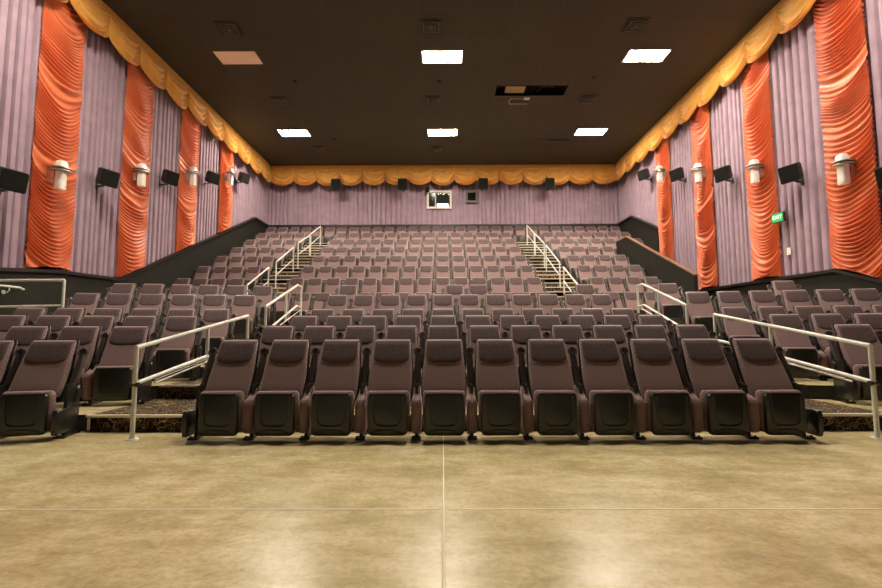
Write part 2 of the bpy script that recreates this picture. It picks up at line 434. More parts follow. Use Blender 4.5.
for sx, OO, line, side in ((-1, OL, LL, 'left'), (1, OR, RL, 'right')):
    edges = [5.5] + [v for p_ in OO for v in p_] + [22.84]
    segs = [(edges[i], edges[i + 1]) for i in range(0, len(edges), 2)]
    desc = [f'mauve pleated drape nearest the camera on the {side} wall',
            f'mauve pleated drape between the first and second orange drapes, {side} wall',
            f'mauve pleated drape between the second and third orange drapes, {side} wall',
            f'mauve pleated drape between the third and fourth orange drapes, {side} wall',
            f'mauve pleated drape at the rear end of the {side} wall']
    for i, (a, b_) in enumerate(segs):
        mb = MB()
        a -= .22 if i else 0; b_ += .22 if i < 4 else 0
        cuts = [a, b_]
        if sx > 0 and a < 18.45 < b_: cuts = [a, 18.45, b_]
        for q in range(len(cuts) - 1):
            hi = q == 1 or i < 4
            pleats(mb, side_map(sx), cuts[q], cuts[q + 1], (lambda y, L=line, e=(.01 if q == 1 else 0): interp(L, y + e) + .071), CZ - .1, .21 if i < 4 else .16, .10 if i < 4 else .06, .22, i * 7 + (50 if sx > 0 else 0))
        o = obj('pleated_drape', mb, M['purple']); tag(o, desc[i], 'curtain', f'mauve pleated drapes of the {side} wall')
# back
mb = MB(); bmap = lambda a, d, z: (a, 22.94 - d, z)
pleats(mb, bmap, -8.74, W1[0] - .05, lambda x: 6.471, CZ - .1, .22, .07, .25, 3)
pleats(mb, bmap, W1[1] + .05, 8.74, lambda x: 6.471, CZ - .1, .22, .07, .25, 4)
pleats(mb, bmap, W1[0] - .05, W1[1] + .05, lambda x: 6.471, W1[2] - .02, .24, .05, .1, 5)
pleats(mb, bmap, W1[0] - .05, W1[1] + .05, lambda x: W1[3] + .02, CZ - .1, .24, .05, .1, 6)
o = obj('pleated_drape', mb, M['purple']); tag(o, 'wide mauve pleated drape covering the back wall around the booth window', 'curtain')

def vnoise(R):
    t = [R.uniform(-1, 1) for _ in range(400)]
    def f(x):
        i = math.floor(x); u = x - i; u = u * u * (3 - 2 * u); return t[i % 400] * (1 - u) + t[(i + 1) % 400] * u
    return f
def festoon(sx, a0, a1, line, seed):
    """gathered drape: the mesh rows run along the hanging folds"""
    R = random.Random(seed); n1, n2, n3, n4, n5 = [vnoise(R) for _ in range(5)]
    W_ = a1 - a0; ztop = CZ - .55
    zlow = min(interp(line, a0 + .001), interp(line, a1 - .001)) + .08
    rows = []; nu = 26; dc = .0088; c = zlow; 
    while c < ztop + .75:
        row = []; sag = .30 + .10 * n1(c * .8); sk = .22 * n2(c * .55 + 7)
        ph = c / .104 + 1.5 * n4(c * 1.7); fr = ph - math.floor(ph)
        rid = (.5 - .5 * math.cos(2 * PI * fr ** .8)) ** 1.3
        for i in range(nu + 1):
            u = i / nu; a = a0 + W_ * u
            s = 4 * u * (1 - u)
            zbot = interp(line, a) + .08 + .05 * math.sin(u * PI)
            z = c - sag * s ** .85 - sk * (u - .5) * s ** .5 + .05 * n5(u * 2 + c * .8)
            z = max(zbot, min(ztop, z))
            amp = (.65 + .45 * n3(c * 2.6 + u * 1.6 + 20)) * (.5 + .5 * math.sin(PI * min(max(u, .02), .98)) ** .5)
            d = .008 + .098 * max(.1, amp) * rid + .035 * math.sin(PI * u)
            row.append((sx * (8.62 - d), a, z))
        rows.append(row); c += dc
    mb = MB(); mb.soft = True; return mb.grid(rows)
lab = ['nearest the camera', 'second from the camera', 'third from the camera', 'furthest from the camera']
for sx, OO, line, side in ((-1, OL, LL, 'left'), (1, OR, RL, 'right')):
    for i, (a, b_) in enumerate(OO):
        ln = line if not (sx > 0) else [(y, min(z, 2.46)) for y, z in line]
        o = obj('festoon_drape', festoon(sx, a, b_, ln, 11 + i + (20 if sx > 0 else 0)), M['orange'])
        tag(o, f'orange gathered festoon drape on the {side} wall, {lab[i]}', 'curtain', f'orange festoon drapes of the {side} wall')

# gold valances made of swags
def swag_mesh(name, W_, seed, h0=.73, sag=.30):
    R = random.Random(seed); n1, n2 = vnoise(R), vnoise(R); rows = []; nu, nv = 30, 84
    for j in range(nv + 1):
        c = h0 * j / nv; v = j / nv; row = []
        sg = (sag * min(1, v * 2.0) ** .8 + .20 * math.sin(PI * v) ** 1.5) * (1 + .12 * n1(c * 5) * (1 - v)); sk = .10 * n1(c * 4 + 9) * (1 - v)
        ph = c / .098 + .6 * n2(c * 5 + 3); fr = ph - math.floor(ph)
        rid = (.5 - .5 * math.cos(2 * PI * fr ** 1.25)) ** 1.2
        fade = min(1, max(0, (v - .06) / .25))
        for i in range(nu + 1):
            u = i / nu; s = (4 * u * (1 - u)) ** .75
            z = -c - sg * s + sk * (u - .5) * s
            d = .02 + .07 * math.sin(PI * u) ** .8 * (.1 + .9 * v) + .105 * fade * rid * (.45 + .55 * math.sin(PI * u))
            row.append(((u - .5) * W_, -d, z))
        rows.append(row)
    mb = MB(); mb.soft = True; mb.grid(rows)
    return mb.mesh(name, [M['gold']])
def valance(x0, y0, x1, y1, n, label, seed):
    L = math.hypot(x1 - x0, y1 - y0); W_ = L / n; ang = math.atan2(y1 - y0, x1 - x0)
    root = empty('swag_valance', ((x0 + x1) / 2, (y0 + y1) / 2, CZ - .02), ang)
    tag(root, label, 'valance')
    mbb = MB(); mbb.box(-L / 2, L / 2, -.03, .0, -.10, .015)
    obj('header_board', mbb, M['gold'], root)
    ms = [swag_mesh('swag', W_, seed + q) for q in range(3)]
    for i in range(n):
        o = bpy.data.objects.new('swag', ms[(i * 2 + i // 3) % 3]); sc.collection.objects.link(o); o.parent = root
        o.location = (-L / 2 + W_ * (i + .5), 0, 0)
# orientation: local -Y points into the room
valance(-8.42, 22.45, 8.42, 22.45, 15, 'gold swagged valance along the top of the back wall', 100)
valance(-8.45, 5.0, -8.45, 22.34, 14, 'gold swagged valance along the top of the left wall', 200)   # -Y local -> +X
valance(8.45, 22.34, 8.45, 5.0, 14, 'gold swagged valance along the top of the right wall', 300)

# ------------------------------------------------------------------ ceiling fittings
def ceiling_light(x, y, lit, label, grp='ceiling light panels'):
    r = empty('ceiling_light', (x, y, CZ)); tag(r, label, 'ceiling light', grp)
    W2, D2 = .61, .32
    mb = MB(); t = .035
    mb.box(-W2, W2, -D2, -D2 + t, -.02, -.001); mb.box(-W2, W2, D2 - t, D2, -.02, -.001)
    mb.box(-W2, -W2 + t, -D2 + t, D2 - t, -.02, -.001); mb.box(W2 - t, W2, -D2 + t, D2 - t, -.02, -.001)
    obj('light_frame', mb, M['unlit'] if not lit else M['white'], r)
    mb = MB(); mb.box(-W2 + t, W2 - t, -D2 + t, D2 - t, -.012, -.002)
    obj('diffuser', mb, M['lampglass'] if lit else M['unlit'], r)
for y, yn in ((13.39, 'nearer row'), (18.68, 'rear row')):
    for x, xn in ((-6.1, 'left'), (0.0, 'middle'), (6.08, 'right')):
        if x < -1 and y < 14: ceiling_light(x, y, False, 'switched-off pinkish ceiling panel, left end of the nearer row')
        else: ceiling_light(x, y, True, f'glowing white ceiling light panel, {xn} one of the {yn}')
for y, yn in ((8.1, 'over the front seats'),):  # assumed row outside the view, added to match the brightness
    for x, xn in ((-6.1, 'left'), (0.0, 'middle'), (6.08, 'right')):
        ceiling_light(x, y, True, f'assumed unseen ceiling light panel {yn}, {xn} one', 'assumed ceiling light panels above the frame')

def vent(x, y, label):
    r = empty('ceiling_vent', (x, y, CZ)); tag(r, label, 'vent', 'square ceiling vents')
    mb = MB()
    def ring(a, t, z0, z1):
        mb.box(-a, a, -a, -a + t, z0, z1); mb.box(-a, a, a - t, a, z0, z1); mb.box(-a, -a + t, -a + t, a - t, z0, z1); mb.box(a - t, a, -a + t, a - t, z0, z1)
    ring(.3, .03, -.015, -.001); obj('vent_frame', mb, M['vent'], r)
    mb = MB(); ring(.22, .035, -.04, -.001); ring(.13, .03, -.05, -.001); mb.box(-.06, .06, -.06, .06, -.05, -.001)
    obj('louvre', mb, M['dark_frame'], r)
for x, y, l in ((-5.77, 12.05, 'dark square ceiling vent just in front of the switched-off panel'), (-.3, 12.0, 'dark square ceiling vent in front of the middle near light panel'), (5.2, 12.0, 'dark square ceiling vent in front of the right near light panel'),
                (-5.73, 16.0, 'dark square ceiling vent in front of the left rear light panel'), (-.32, 16.0, 'dark square ceiling vent between the two middle light panels'), (5.15, 16.0, 'dark square ceiling vent between the two right light panels'),
                (-5.5, 20.3, 'dark square ceiling vent behind the left rear light panel'), (-.3, 20.4, 'dark square ceiling vent behind the middle rear light panel')):
    vent(x, y, l)
# opening with recess
r = empty('ceiling_recess', (0, 0, 0)); tag(r, 'long open slot in the black ceiling showing the void above', 'ceiling opening')
mb = MB()
t = .03; z0, z1 = CZ - .02, CZ + .9
mb.box(hx0 - t, hx0, hy0 - t, hy1 + t, z0, z1); mb.box(hx1, hx1 + t, hy0 - t, hy1 + t, z0, z1)
mb.box(hx0, hx1, hy0 - t, hy0, z0, z1); mb.box(hx0, hx1, hy1, hy1 + t, z0, z1); mb.box(hx0, hx1, hy0, hy1, z1, z1 + .03)
obj('void_box', mb, M['vent'], r)
mb = MB(); mb.box(2.15, 2.82, hy0 + .06, hy1 - .03, CZ + .06, CZ + .1); obj('tan_board', mb, M['tan'], r)
mb = MB()
for x in (2.9, 3.05): mb.tube([(x, hy0 + .01, CZ + .15), (x + .05, hy1 - .01, CZ + .15)], .012)
mb.tube([(3.5 + .25 * math.sin(q * .5), hy0 + .1 + q * .04, CZ + .12 + .05 * math.cos(q)) for q in range(12)], .014)
obj('cable', mb, M['steel'], r)
mb = MB(); mb.box(hx0 - .05, hx1 + .02, hy1 - .01, hy1 + .02, CZ - .035, CZ - .021); obj('edge_channel', mb, M['dark_frame'], r)
# hanging hatch panel beside the opening
r = empty('hatch_frame', (2.72, 16.05, CZ)); tag(r, 'small wire frame hanging under the ceiling beside the open slot', 'bracket')
mb = MB(); mb.tube([(-.32, -.15, -.02), (-.36, 0, -.05), (-.32, .15, -.06), (.3, .15, -.06)], .012); mb.tube([(-.32, -.15, -.02), (.3, -.15, -.02)], .012)
obj('frame_rod', mb, M['chrome'], r)
mb = MB(); mb.box(.15, .34, -.2, -.13, -.06, -.0); obj('clamp', mb, M['white'], r)
# linear diffuser
mb = MB(); mb.box(-.75, .55, -.05, -.02, -.02, -.001); mb.box(-.3, .75, .12, .2, -.03, -.001)
o = obj('linear_diffuser', mb, M['steel'], None, (4.75, 19.4, CZ)); tag(o, 'thin dark linear air diffuser in front of the right rear light', 'vent')
for x, y, l in ((-4.85, 14.75, 'small black ceiling dome between the left light panels'), (-4.6, 19.3, 'small black ceiling dome beside the left rear light panel'), (4.9, 14.6, 'small black ceiling dome between the right light panels'), (-.1, 14.8, 'small black ceiling dome between the middle light panels')):
    mb = MB(); mb.cyl((0, 0, 0), (0, 0, -.03), .08, .075); mb.cyl((0, 0, -.03), (0, 0, -.06), .06, .03)
    o = obj('ceiling_detector', mb, M['vent'], None, (x, y, CZ)); tag(o, l, 'detector', 'small ceiling detectors')

# ------------------------------------------------------------------ wall speakers
def speaker_meshes():
    out = {}
    mb = MB()  # cabinet: local -Y faces the room, tilted down
    w1, w2, h, d = .27, .19, .25, .30
    def loop(w_, hh, y, zc): return [(x * w_ / .5, y, zc + z * hh / .5) for x, z in rrect(1.0, 1.0, .08, 3)]
    mb.loft([loop(w2, h * .85, .02, .03), loop(w1 * .9, h, -.12, .02), loop(w1, h, -d + .02, 0), loop(w1, h * .98, -d, 0)], sm=False)
    out['cabinet'] = mb.mesh('cabinet', [M['spk']])
    mb = MB(); mb.loft([loop(w1 * .94, h * .93, -d - .001, 0), loop(w1 * .92, h * .9, -d - .018, 0)], sm=False)
    out['grille'] = mb.mesh('grille', [M['grille_cloth']])
    mb = MB(); mb.box(-.03, .03, -.02, .30, -.27, -.23); mb.box(-.05, .05, .28, .31, -.33, -.12); mb.box(-.03, .03, -.06, -.0, -.27, -.18)
    out['bracket'] = mb.mesh('bracket', [M['plastic']])
    return out
SM = speaker_meshes()
def speaker(loc, rz, label, grp, s=.82, tilt=.22, arm=None):
    r = empty('wall_speaker', loc, rz); r.scale = s if isinstance(s, tuple) else (s, s, s); tag(r, label, 'speaker', grp)
    for k in ('cabinet', 'grille', 'bracket'):
        o = bpy.data.objects.new(k, SM[k]); sc.collection.objects.link(o); o.parent = r
        if k != 'bracket': o.rotation_euler.x = tilt
        elif arm: o.data = arm
ordn = ['nearest the camera', 'second from the camera', 'third from the camera', 'fourth from the camera', 'fifth, in the rear corner']
for i, (y, z) in enumerate(((8.82, 4.08), (11.34, 4.98), (13.95, 5.87), (16.52, 6.74), (19.12, 7.62))):
    speaker((-8.42, y, z), PI / 2 - .35, f'black wall speaker on the left mauve drapes, {ordn[i]}', 'speakers on the left wall')
for i, (y, z) in enumerate(((8.50, 4.0), (10.97, 4.90), (13.61, 5.80), (16.29, 6.71), (18.98, 7.64))):
    speaker((8.42, y, z), -PI / 2 + .35, f'black wall speaker on the right mauve drapes, {ordn[i]}', 'speakers on the right wall')
mb = MB(); mb.box(-.03, .03, .0, 1.15, -.05, .0); mb.box(-.06, .06, 1.13, 1.17, -.12, .08)
long_arm = mb.mesh('bracket', [M['plastic']])
for x, l in ((-5.15, 'leftmost of four'), (-1.93, 'just left of the booth window'), (1.95, 'just right of the small dark window'), (5.15, 'rightmost of four')):
    speaker((x, 22.22, 8.30), 0, f'black speaker on the back wall, {l}', 'speakers on the back wall', (.85, .55, 1.12), .10, long_arm)

# ------------------------------------------------------------------ sconces
def sconce(loc, rz, label, grp):
    r = empty('wall_sconce', loc, rz); tag(r, label, 'wall lamp', grp)
    mb = MB()
    def sq(w_, z, y=-.16): return [(x, y + yy, z) for x, yy in rrect(w_, w_, .045, 3)]
    mb.loft([sq(.165, -.33), sq(.175, -.32), sq(.175, .12), sq(.17, .13)]); obj('lamp_shade', mb, M['sconce'], r)
    mb = MB(); mb.loft([sq(.19, .13), sq(.19, .26), sq(.15, .30)]); obj('top_cap', mb, M['white'], r)
    for z, rr in ((.115, .22), (.065, .20)):
        mb = MB(); mb.cyl((0, -.16, z), (0, -.16, z + .022), rr, rr, 32); obj('ring', mb, M['chrome'], r)
    mb = MB(); mb.box(-.07, .07, -.06, .10, -.18, .12); obj('wall_mount', mb, M['chrome'], r)
sl = ['nearest orange drape', 'second orange drape', 'third orange drape', 'furthest orange drape']
for i, (y, z) in enumerate(((9.95, 4.57), (12.63, 5.50), (15.25, 6.36), (17.95, 7.26))):
    sconce((-8.48, y, z), PI / 2, f'white sconce with metal rings on the {sl[i]} of the left wall', 'sconces on the left wall')
for i, (y, z) in enumerate(((9.55, 4.49), (12.25, 5.40), (14.96, 6.30), (17.60, 7.2))):
    sconce((8.48, y, z), -PI / 2, f'white sconce with metal rings on the {sl[i]} of the right wall', 'sconces on the right wall')

# ------------------------------------------------------------------ exit sign, switch plate, booth windows
r = empty('exit_sign', (8.50, 11.72, 4.0), -PI / 2 + .22); r.scale = (.85, .85, .85); tag(r, 'small green EXIT sign on the mauve drape of the right wall', 'exit sign')
mb = MB(); mb.box(-.19, .19, -.05, .03, -.14, .14); obj('sign_case', mb, M['plastic'], r)
mb = MB(); mb.box(-.175, .175, -.056, -.051, -.125, .125); obj('sign_face', mb, M['green'], r)
cu = bpy.data.curves.new('letters', 'FONT'); cu.body = 'EXIT'; cu.size = .15; cu.extrude = .003; cu.align_x = 'CENTER'; cu.align_y = 'CENTER'
cu.materials.append(M['exitwhite'])
tmp = bpy.data.objects.new('tmp', cu); lm = bpy.data.meshes.new_from_object(tmp); bpy.data.objects.remove(tmp)
o = bpy.data.objects.new('letters', lm); sc.collection.objects.link(o); o.parent = r; o.location = (0, -.061, 0); o.rotation_euler = (PI / 2, 0, 0)
mb = MB(); mb.box(-.012, 0, -.06, .06, -.09, .09); mb.box(-.018, -.012, -.01, .01, -.03, .03)
o = obj('switch_plate', mb, M['white'], None, (8.612, 11.6, 3.12)); tag(o, 'small white plate on the mauve drape below the EXIT sign', 'wall plate')

def frame_mb(x0, x1, z0, z1, t, y0, y1):
    mb = MB(); mb.box(x0, x1, y0, y1, z1 - t, z1); mb.box(x0, x1, y0, y1, z0, z0 + t)
    mb.box(x0, x0 + t, y0, y1, z0 + t, z1 - t); mb.box(x1 - t, x1, y0, y1, z0 + t, z1 - t); return mb
x0, x1, z0, z1 = W1
wn = empty('window_1', (0, 0, 0)); tag(wn, 'booth window with pale frame in the back wall', 'window', kind='structure')
obj('window_frame', frame_mb(x0 - .05, x1 + .05, z0 - .05, z1 + .05, .1, 22.80, 22.96), M['wframe'], wn)
mb = MB(); mb.box(-.38, -.33, 22.84, 22.90, z0 + .05, z1 - .05); obj('mullion', mb, M['wframe'], wn)
mb = MB(); mb.box(x0 + .05, -.38, 22.865, 22.87, z0 + .05, z1 - .05); obj('pane', mb, M['darkglass'], wn)
mb = MB(); mb.box(-.33, x1 - .05, 22.865, 22.87, z0 + .05, z1 - .05); obj('pane', mb, M['glass'], wn)
mb = MB(); mb.box(-1.6, 1.3, 23.05, 23.1, 6.9, 8.6); mb.box(-1.6, -1.55, 23.1, 24.6, 6.9, 8.6); mb.box(1.25, 1.3, 23.1, 24.6, 6.9, 8.6)
mb.v = []; mb.f = []; mb.mi = []; mb.sm = []
mb.box(-1.6, 1.3, 24.55, 24.6, 6.9, 8.6); mb.box(-1.6, -1.55, 23.05, 24.55, 6.9, 8.6); mb.box(1.25, 1.3, 23.05, 24.55, 6.9, 8.6)
mb.box(-1.6, 1.3, 23.05, 24.6, 6.85, 6.9); mb.box(-1.6, 1.3, 23.05, 24.6, 8.6, 8.65)
struct('wall_booth', mb, M['booth'], 'grey booth interior toned like a reflection, behind the window', 'wall')
mb = MB(); mb.box(-.28, .27, 23.3, 23.4, 7.42, 7.66)  # glowing box set where the pane has its bright band
o = obj('glowing_box', mb, M['boothglow']); tag(o, 'bright white glowing box inside the booth window', 'lamp')
mb = MB(); mb.box(-.5, .9, 23.25, 24.3, 6.901, 7.419)
o = obj('booth_counter', mb, M['dark_frame']); tag(o, 'dark counter inside the booth window under the glowing box', 'counter')
wn = empty('window_2', (0, 0, 0)); tag(wn, 'small dark square port window right of the booth window', 'window', kind='structure')
obj('window_frame', frame_mb(1.13, 1.74, 7.56, 8.18, .11, 22.76, 22.84), M['dark_frame'], wn)
mb = MB(); mb.box(1.24, 1.63, 22.80, 22.84, 7.67, 8.07); obj('pane', mb, M['darkglass'], wn)
r = empty('sensor_box', (-.76, 22.80, 8.20)); tag(r, 'small black box at the top left corner of the booth window', 'sensor')
mb = MB(); mb.box(-.10, .10, -.12, .0, -.10, .13); obj('case', mb, M['grille_cloth'], r)
mb = MB(); mb.cyl((-.06, -.05, -.10), (-.06, -.05, -.20), .03); mb.box(-.14, .02, -.07, .02, -.21, -.19); obj('arm', mb, M['plastic'], r)

# ------------------------------------------------------------------ seats
def seat_parts():
    S = {}
    # back front-surface line: local y as function of z
    yf = [(.40, -.33), (.52, -.275), (.62, -.22), (.74, -.155), (.86, -.095), (.96, -.04), (1.03, .0)]
    wd = [(.40, .44), (.55, .465), (.70, .46), (.85, .43), (1.03, .405)]
    def back_loops(z0, z1, n, th, wadd, yoff, rt_, top_round):
        L = []
        for q in range(n + 1):
            t = q / n; z = z0 + (z1 - z0) * t; k = 1.0
            e = min(1, (1 - t) / top_round) if top_round else 1
            sh = math.sqrt(max(0, 1 - (1 - e) ** 2)) if top_round else 1
            th_ = th * (.25 + .75 * sh); w_ = (interp(wd, z) + wadd) * (.95 + .05 * sh)
            yc = interp(yf, z) + yoff + th / 2
            L.append([(x, yc + y, z) for x, y in rrect(w_, th_, min(rt_, th_ * .45), 4)])
        return L
    mb = MB(); mb.loft(back_loops(.42, 1.03, 22, .085, 0, 0, .035, .08)); S['backrest'] = mb.mesh('backrest', [M['fabric']])
    mb = MB(); mb.loft(back_loops(.36, 1.04, 16, .035, .022, .078, .016, .05)); S['back_shell'] = mb.mesh('back_shell', [M['shell']])
    # headrest pad: U-bottomed raised panel
    mb = MB(); rows = []; nu, nv = 18, 12
    for j in range(nv + 1):
        v = j / nv; row = []
        for i in range(nu + 1):
            u = i / nu * 2 - 1
            zb = .765 + .075 * abs(u) ** 4; z_top = 1.016 - .006 * abs(u) ** 4
            z = zb + (z_top - zb) * v
            e = max(0, (1 - abs(u) ** 10)) * (1 - (2 * v - 1) ** 10)
            wv = interp(wd, z) / 2 - .003; ax = abs(u * wv); e0 = wv - .032; rec = (.035 - math.sqrt(max(0, .035 ** 2 - (ax - e0) ** 2))) if ax > e0 else 0
            row.append((u * wv, interp(yf, z) + .003 - .014 * e + rec, z))
        rows.append(row)
    mb.grid(rows); S['headrest'] = mb.mesh('headrest', [M['headrest']])
    # folded seat: cushion + underside shell
    mb = MB(); L = []
    for z, d_, w_ in ((.075, .06, .36), (.10, .09, .42), (.22, .12, .445), (.40, .125, .45), (.455, .12, .447), (.485, .10, .43), (.50, .06, .40)):
        L.append([(x, -.36 + y, z) for x, y in rrect(w_, d_, d_ * .42, 4)])
    mb.loft(L); S['seat_cushion'] = mb.mesh('seat_cushion', [M['fabric']])
    mb = MB(); L = []
    def sh(w_, h, y, r_): return [(x, y, .268 + z) for x, z in rrect(w_, h, r_, 5)]
    mb.loft([sh(.40, .42, -.41, .04), sh(.405, .425, -.44, .045), sh(.395, .415, -.457, .05), sh(.375, .395, -.463, .05)])
    mb.tube([(-.150, -.463, .455), (-.145, -.464, .30), (-.130, -.464, .20), (-.10, -.464, .165), (0, -.464, .155), (.10, -.464, .165), (.130, -.464, .20), (.145, -.464, .30), (.150, -.463, .455)], .009, 6)
    mb.tube([(-.17, -.461, .085), (-.09, -.463, .115), (0, -.463, .12), (.09, -.463, .115), (.17, -.461, .085)], .006, 6)
    mb.tube([(-.185, -.450, .474), (0, -.452, .477), (.185, -.450, .474)], .008, 6)
    S['seat_shell'] = mb.mesh('seat_shell', [M['shell']])
    # arm support pillar between seats (upholstered)
    mb = MB(); L = []
    for z, y0_, y1_, w_ in ((.075, -.405, -.20, .09), (.10, -.425, -.18, .105), (.34, -.425, -.16, .107), (.40, -.41, -.14, .10), (.425, -.37, -.12, .08), (.47, -.27, -.10, .075), (.515, -.24, -.09, .07), (.525, -.21, -.10, .05)):
        L.append([(x, (y0_ + y1_) / 2 + y, z) for x, y in rrect(w_, y1_ - y0_, .035, 3)])
    mb.loft(L); S['arm_support'] = mb.mesh('arm_support', [M['fabric']])
    # raised arm with cup ring
    mb = MB(); L = []
    for t in range(9):
        t /= 8; z = .545 + .335 * t; y = -.175 + .185 * t; w_ = .052 + .02 * math.sin(t * PI); d_ = .05 + .02 * t
        L.append([(x, y + yy, z) for x, yy in rrect(w_, d_, .02, 3)])
    mb.loft(L)
    mb.cyl((0, -.205, .52), (0, -.205, .56), .028, .028, 10)
    S['armrest'] = mb.mesh('armrest', [M['arm']])
    mb = MB(); c = Vector((0, .0, .895)); 
    nrm = Vector((0, -1, .45)).normalized(); u_ = Vector((1, 0, 0)); v_ = nrm.cross(u_)
    for rr, off, tr in ((.044, 0, .011), (.038, .012, .008)):
        mb.tube([tuple(c + nrm * off + (u_ * math.cos(a) + v_ * math.sin(a)) * rr) for a in [2 * PI * q / 18 for q in range(18)]], tr, 6, closed=True)
    mb.cyl(tuple(c - nrm * .035), tuple(c - nrm * .004), .030, .040, 16)
    mb.cyl(tuple(c - nrm * .002), tuple(c + nrm * .004), .014, .010, 10)
    S['cup_holder'] = mb.mesh('cup_holder', [M['cup']])
    # aisle end panel (profile in y,z)
    mb = MB(); prof = [(-.47, .05), (-.49, .10), (-.49, .27), (-.475, .305), (-.43, .315), (-.37, .305), (-.27, .31), (-.19, .35), (-.15, .43), (-.13, .50), (-.10, .53), (-.06, .53), (-.05, .49), (-.08, .36), (-.11, .2), (-.14, .06)]
    L = []
    for x, k in ((-.032, .92), (-.022, 1.0), (.022, 1.0), (.032, .92)):
        cy, cz = -.22, .24; L.append([(x, cy + (y - cy) * k, cz + (z - cz) * k) for y, z in prof])
    mb.loft(L, sm=True); S['end_panel'] = mb.mesh('end_panel', [M['shell']])
    # floor foot
    mb = MB(); mb.box(-.018, .018, -.30, -.08, .02, .09); mb.prism([(-.05, -.38), (.05, -.38), (.045, -.31), (.02, -.27), (.02, -.12), (.045, -.06), (-.045, -.06), (-.02, -.12), (-.02, -.27), (-.045, -.31)], 0.0, .022, 'z')
    mb.box(-.014, .014, -.30, -.05, .08, .55); mb.cyl((-.035, -.345, .02), (-.035, -.345, .035), .012, .012, 8); mb.cyl((.035, -.345, .02), (.035, -.345, .035), .012, .012, 8)
    S['foot'] = mb.mesh('foot', [M['steel']])
    return S
SP = seat_parts()
proto = {}
def link(o): sc.collection.objects.link(o); return o
def seat(x, y, z, rz, label, group, left_end, right_end, feet=True, pw=P):
    r = link(bpy.data.objects.new('cinema_seat', None)); r.location = (x, y, z); r.rotation_euler.z = rz; r.empty_display_size = .1; r.scale = (pw / P, 1, 1)
    tag(r, label, 'cinema seat', group)
    def part(k, dx=0, parent=None, name=None):
        if k in proto: o = proto[k].copy()
        else: o = bpy.data.objects.new(k, SP[k]); proto[k] = o
        o.name = k; o.parent = parent or r; o.location = (dx, 0, 0); link(o); return o
    for k in ('backrest', 'headrest', 'back_shell', 'seat_cushion', 'seat_shell'): part(k)
    sides = [1] + ([-1] if left_end else [])
    for s in sides:
        dx = s * P / 2
        a = part('armrest', dx); part('cup_holder', 0, a)
        if (s < 0 and left_end) or (s > 0 and right_end): part('end_panel', dx + s * (.03 if feet and rz == 0 else 0))
        else: part('arm_support', dx)
        if feet: part('foot', dx)
    return r
ORD = 'first second third fourth fifth sixth seventh eighth ninth tenth eleventh twelfth thirteenth fourteenth fifteenth sixteenth seventeenth eighteenth nineteenth twentieth twenty-first twenty-second twenty-third twenty-fourth twenty-fifth twenty-sixth twenty-seventh twenty-eighth twenty-ninth thirtieth'.split()
def rown(k): return 'front' if k == 1 else ORD[k - 1]
# centre front
for k in range(1, 6):
    for i in range(11):
        c = i - 4
        seat(c * P + (.008 if k == 1 else 0), YR[k], FZ[k], 0, f'folded plum cinema seat, {ORD[i]} from left in {rown(k)} row of centre front block', f'{rown(k)} row of the centre front block', i == 0, i == 10)
for i, (c, le, re) in enumerate(((-4, True, True), (.5, True, False), (1.5, False, True), (6, True, True))):
    d = ('single plum seat at the left end of the gappy sixth row, centre block', 'left seat of the lone pair in the gappy sixth row, centre block', 'right seat of the lone pair in the gappy sixth row, centre block', 'single plum seat at the right end of the gappy sixth row, centre block')[i]
    seat(c * P, YR[6], FZ[6], 0, d, 'sixth row of the centre front block', le, re)
# left front (inner -> outer)
for k, n in ((1, 2), (2, 3), (3, 5), (4, 6), (5, 6), (6, 6)):
    for i in range(n):
        x = LX[k] - i * PL * math.cos(A12); y = YS[-1][k] - i * PL * math.sin(A12)
        seat(x, y, FZ[k], A12, f'folded plum cinema seat, {ORD[i]} from the aisle in {rown(k)} row of left front block', f'{rown(k)} row of the left front block', (i == n - 1 and k > 4), i == 0, pw=PL)
for k, idx in ((2, (0, 1)), (3, (0, 1, 2)), (4, (0, 1, 2, 3, 4)), (5, (0, 1, 2, 3, 4, 5)), (6, (0, 4))):
    for i in idx:
        ii = i + (.15 if (k == 6 and i == 4) else 0)
        x = RX[k] + ii * PR * math.cos(A12); y = YS[1][k] - ii * PR * math.sin(A12)
        lb = f'folded plum cinema seat, {ORD[i]} from the aisle in {rown(k)} row of right front block'
        if k == 6: lb = 'single plum seat beside the right aisle at the top of right front block' if i == 0 else 'lone plum seat against the dark right wall above the fifth row'
        seat(x, y, FZ[k], -A12, lb, f'{rown(k)} row of the right front block', i == 0 or k == 6, (i == idx[-1] and k > 4) or k == 6, pw=PR)
# back block
for k in range(7):
    for i in range(14):
        seat((i - 8) * P, YK[k], FK[k], 0, f'plum cinema seat, {ORD[i]} from left in {rown(k+1)} row of rear centre block', f'{rown(k+1)} row of the rear centre block', i == 0, i == 13, feet=False)
    for i in range(4):
        seat((i - 14.3) * P, YK[k], FK[k], 0, f'plum cinema seat, {ORD[i]} from left in {rown(k+1)} row of rear left block', f'{rown(k+1)} row of the rear left block', i == 0, i == 3, feet=False)
    nr = 4 if k < 5 else 7
    for i in range(nr):
        seat((i + (8.42 if k < 5 else 8.35)) * P, YK[k], FK[k], 0, f'plum cinema seat, {ORD[i]} from left in {rown(k+1)} row of rear right block', f'{rown(k+1)} row of the rear right block', i == 0, i == nr - 1, feet=False)
for i in range(30):
    seat((i - 14.5) * P * .995, YK[7] + .0, FK[7], 0, f'plum cinema seat in the topmost row against the back wall, {ORD[i]} from left', 'topmost row along the back wall', i == 0, i == 29, feet=False)

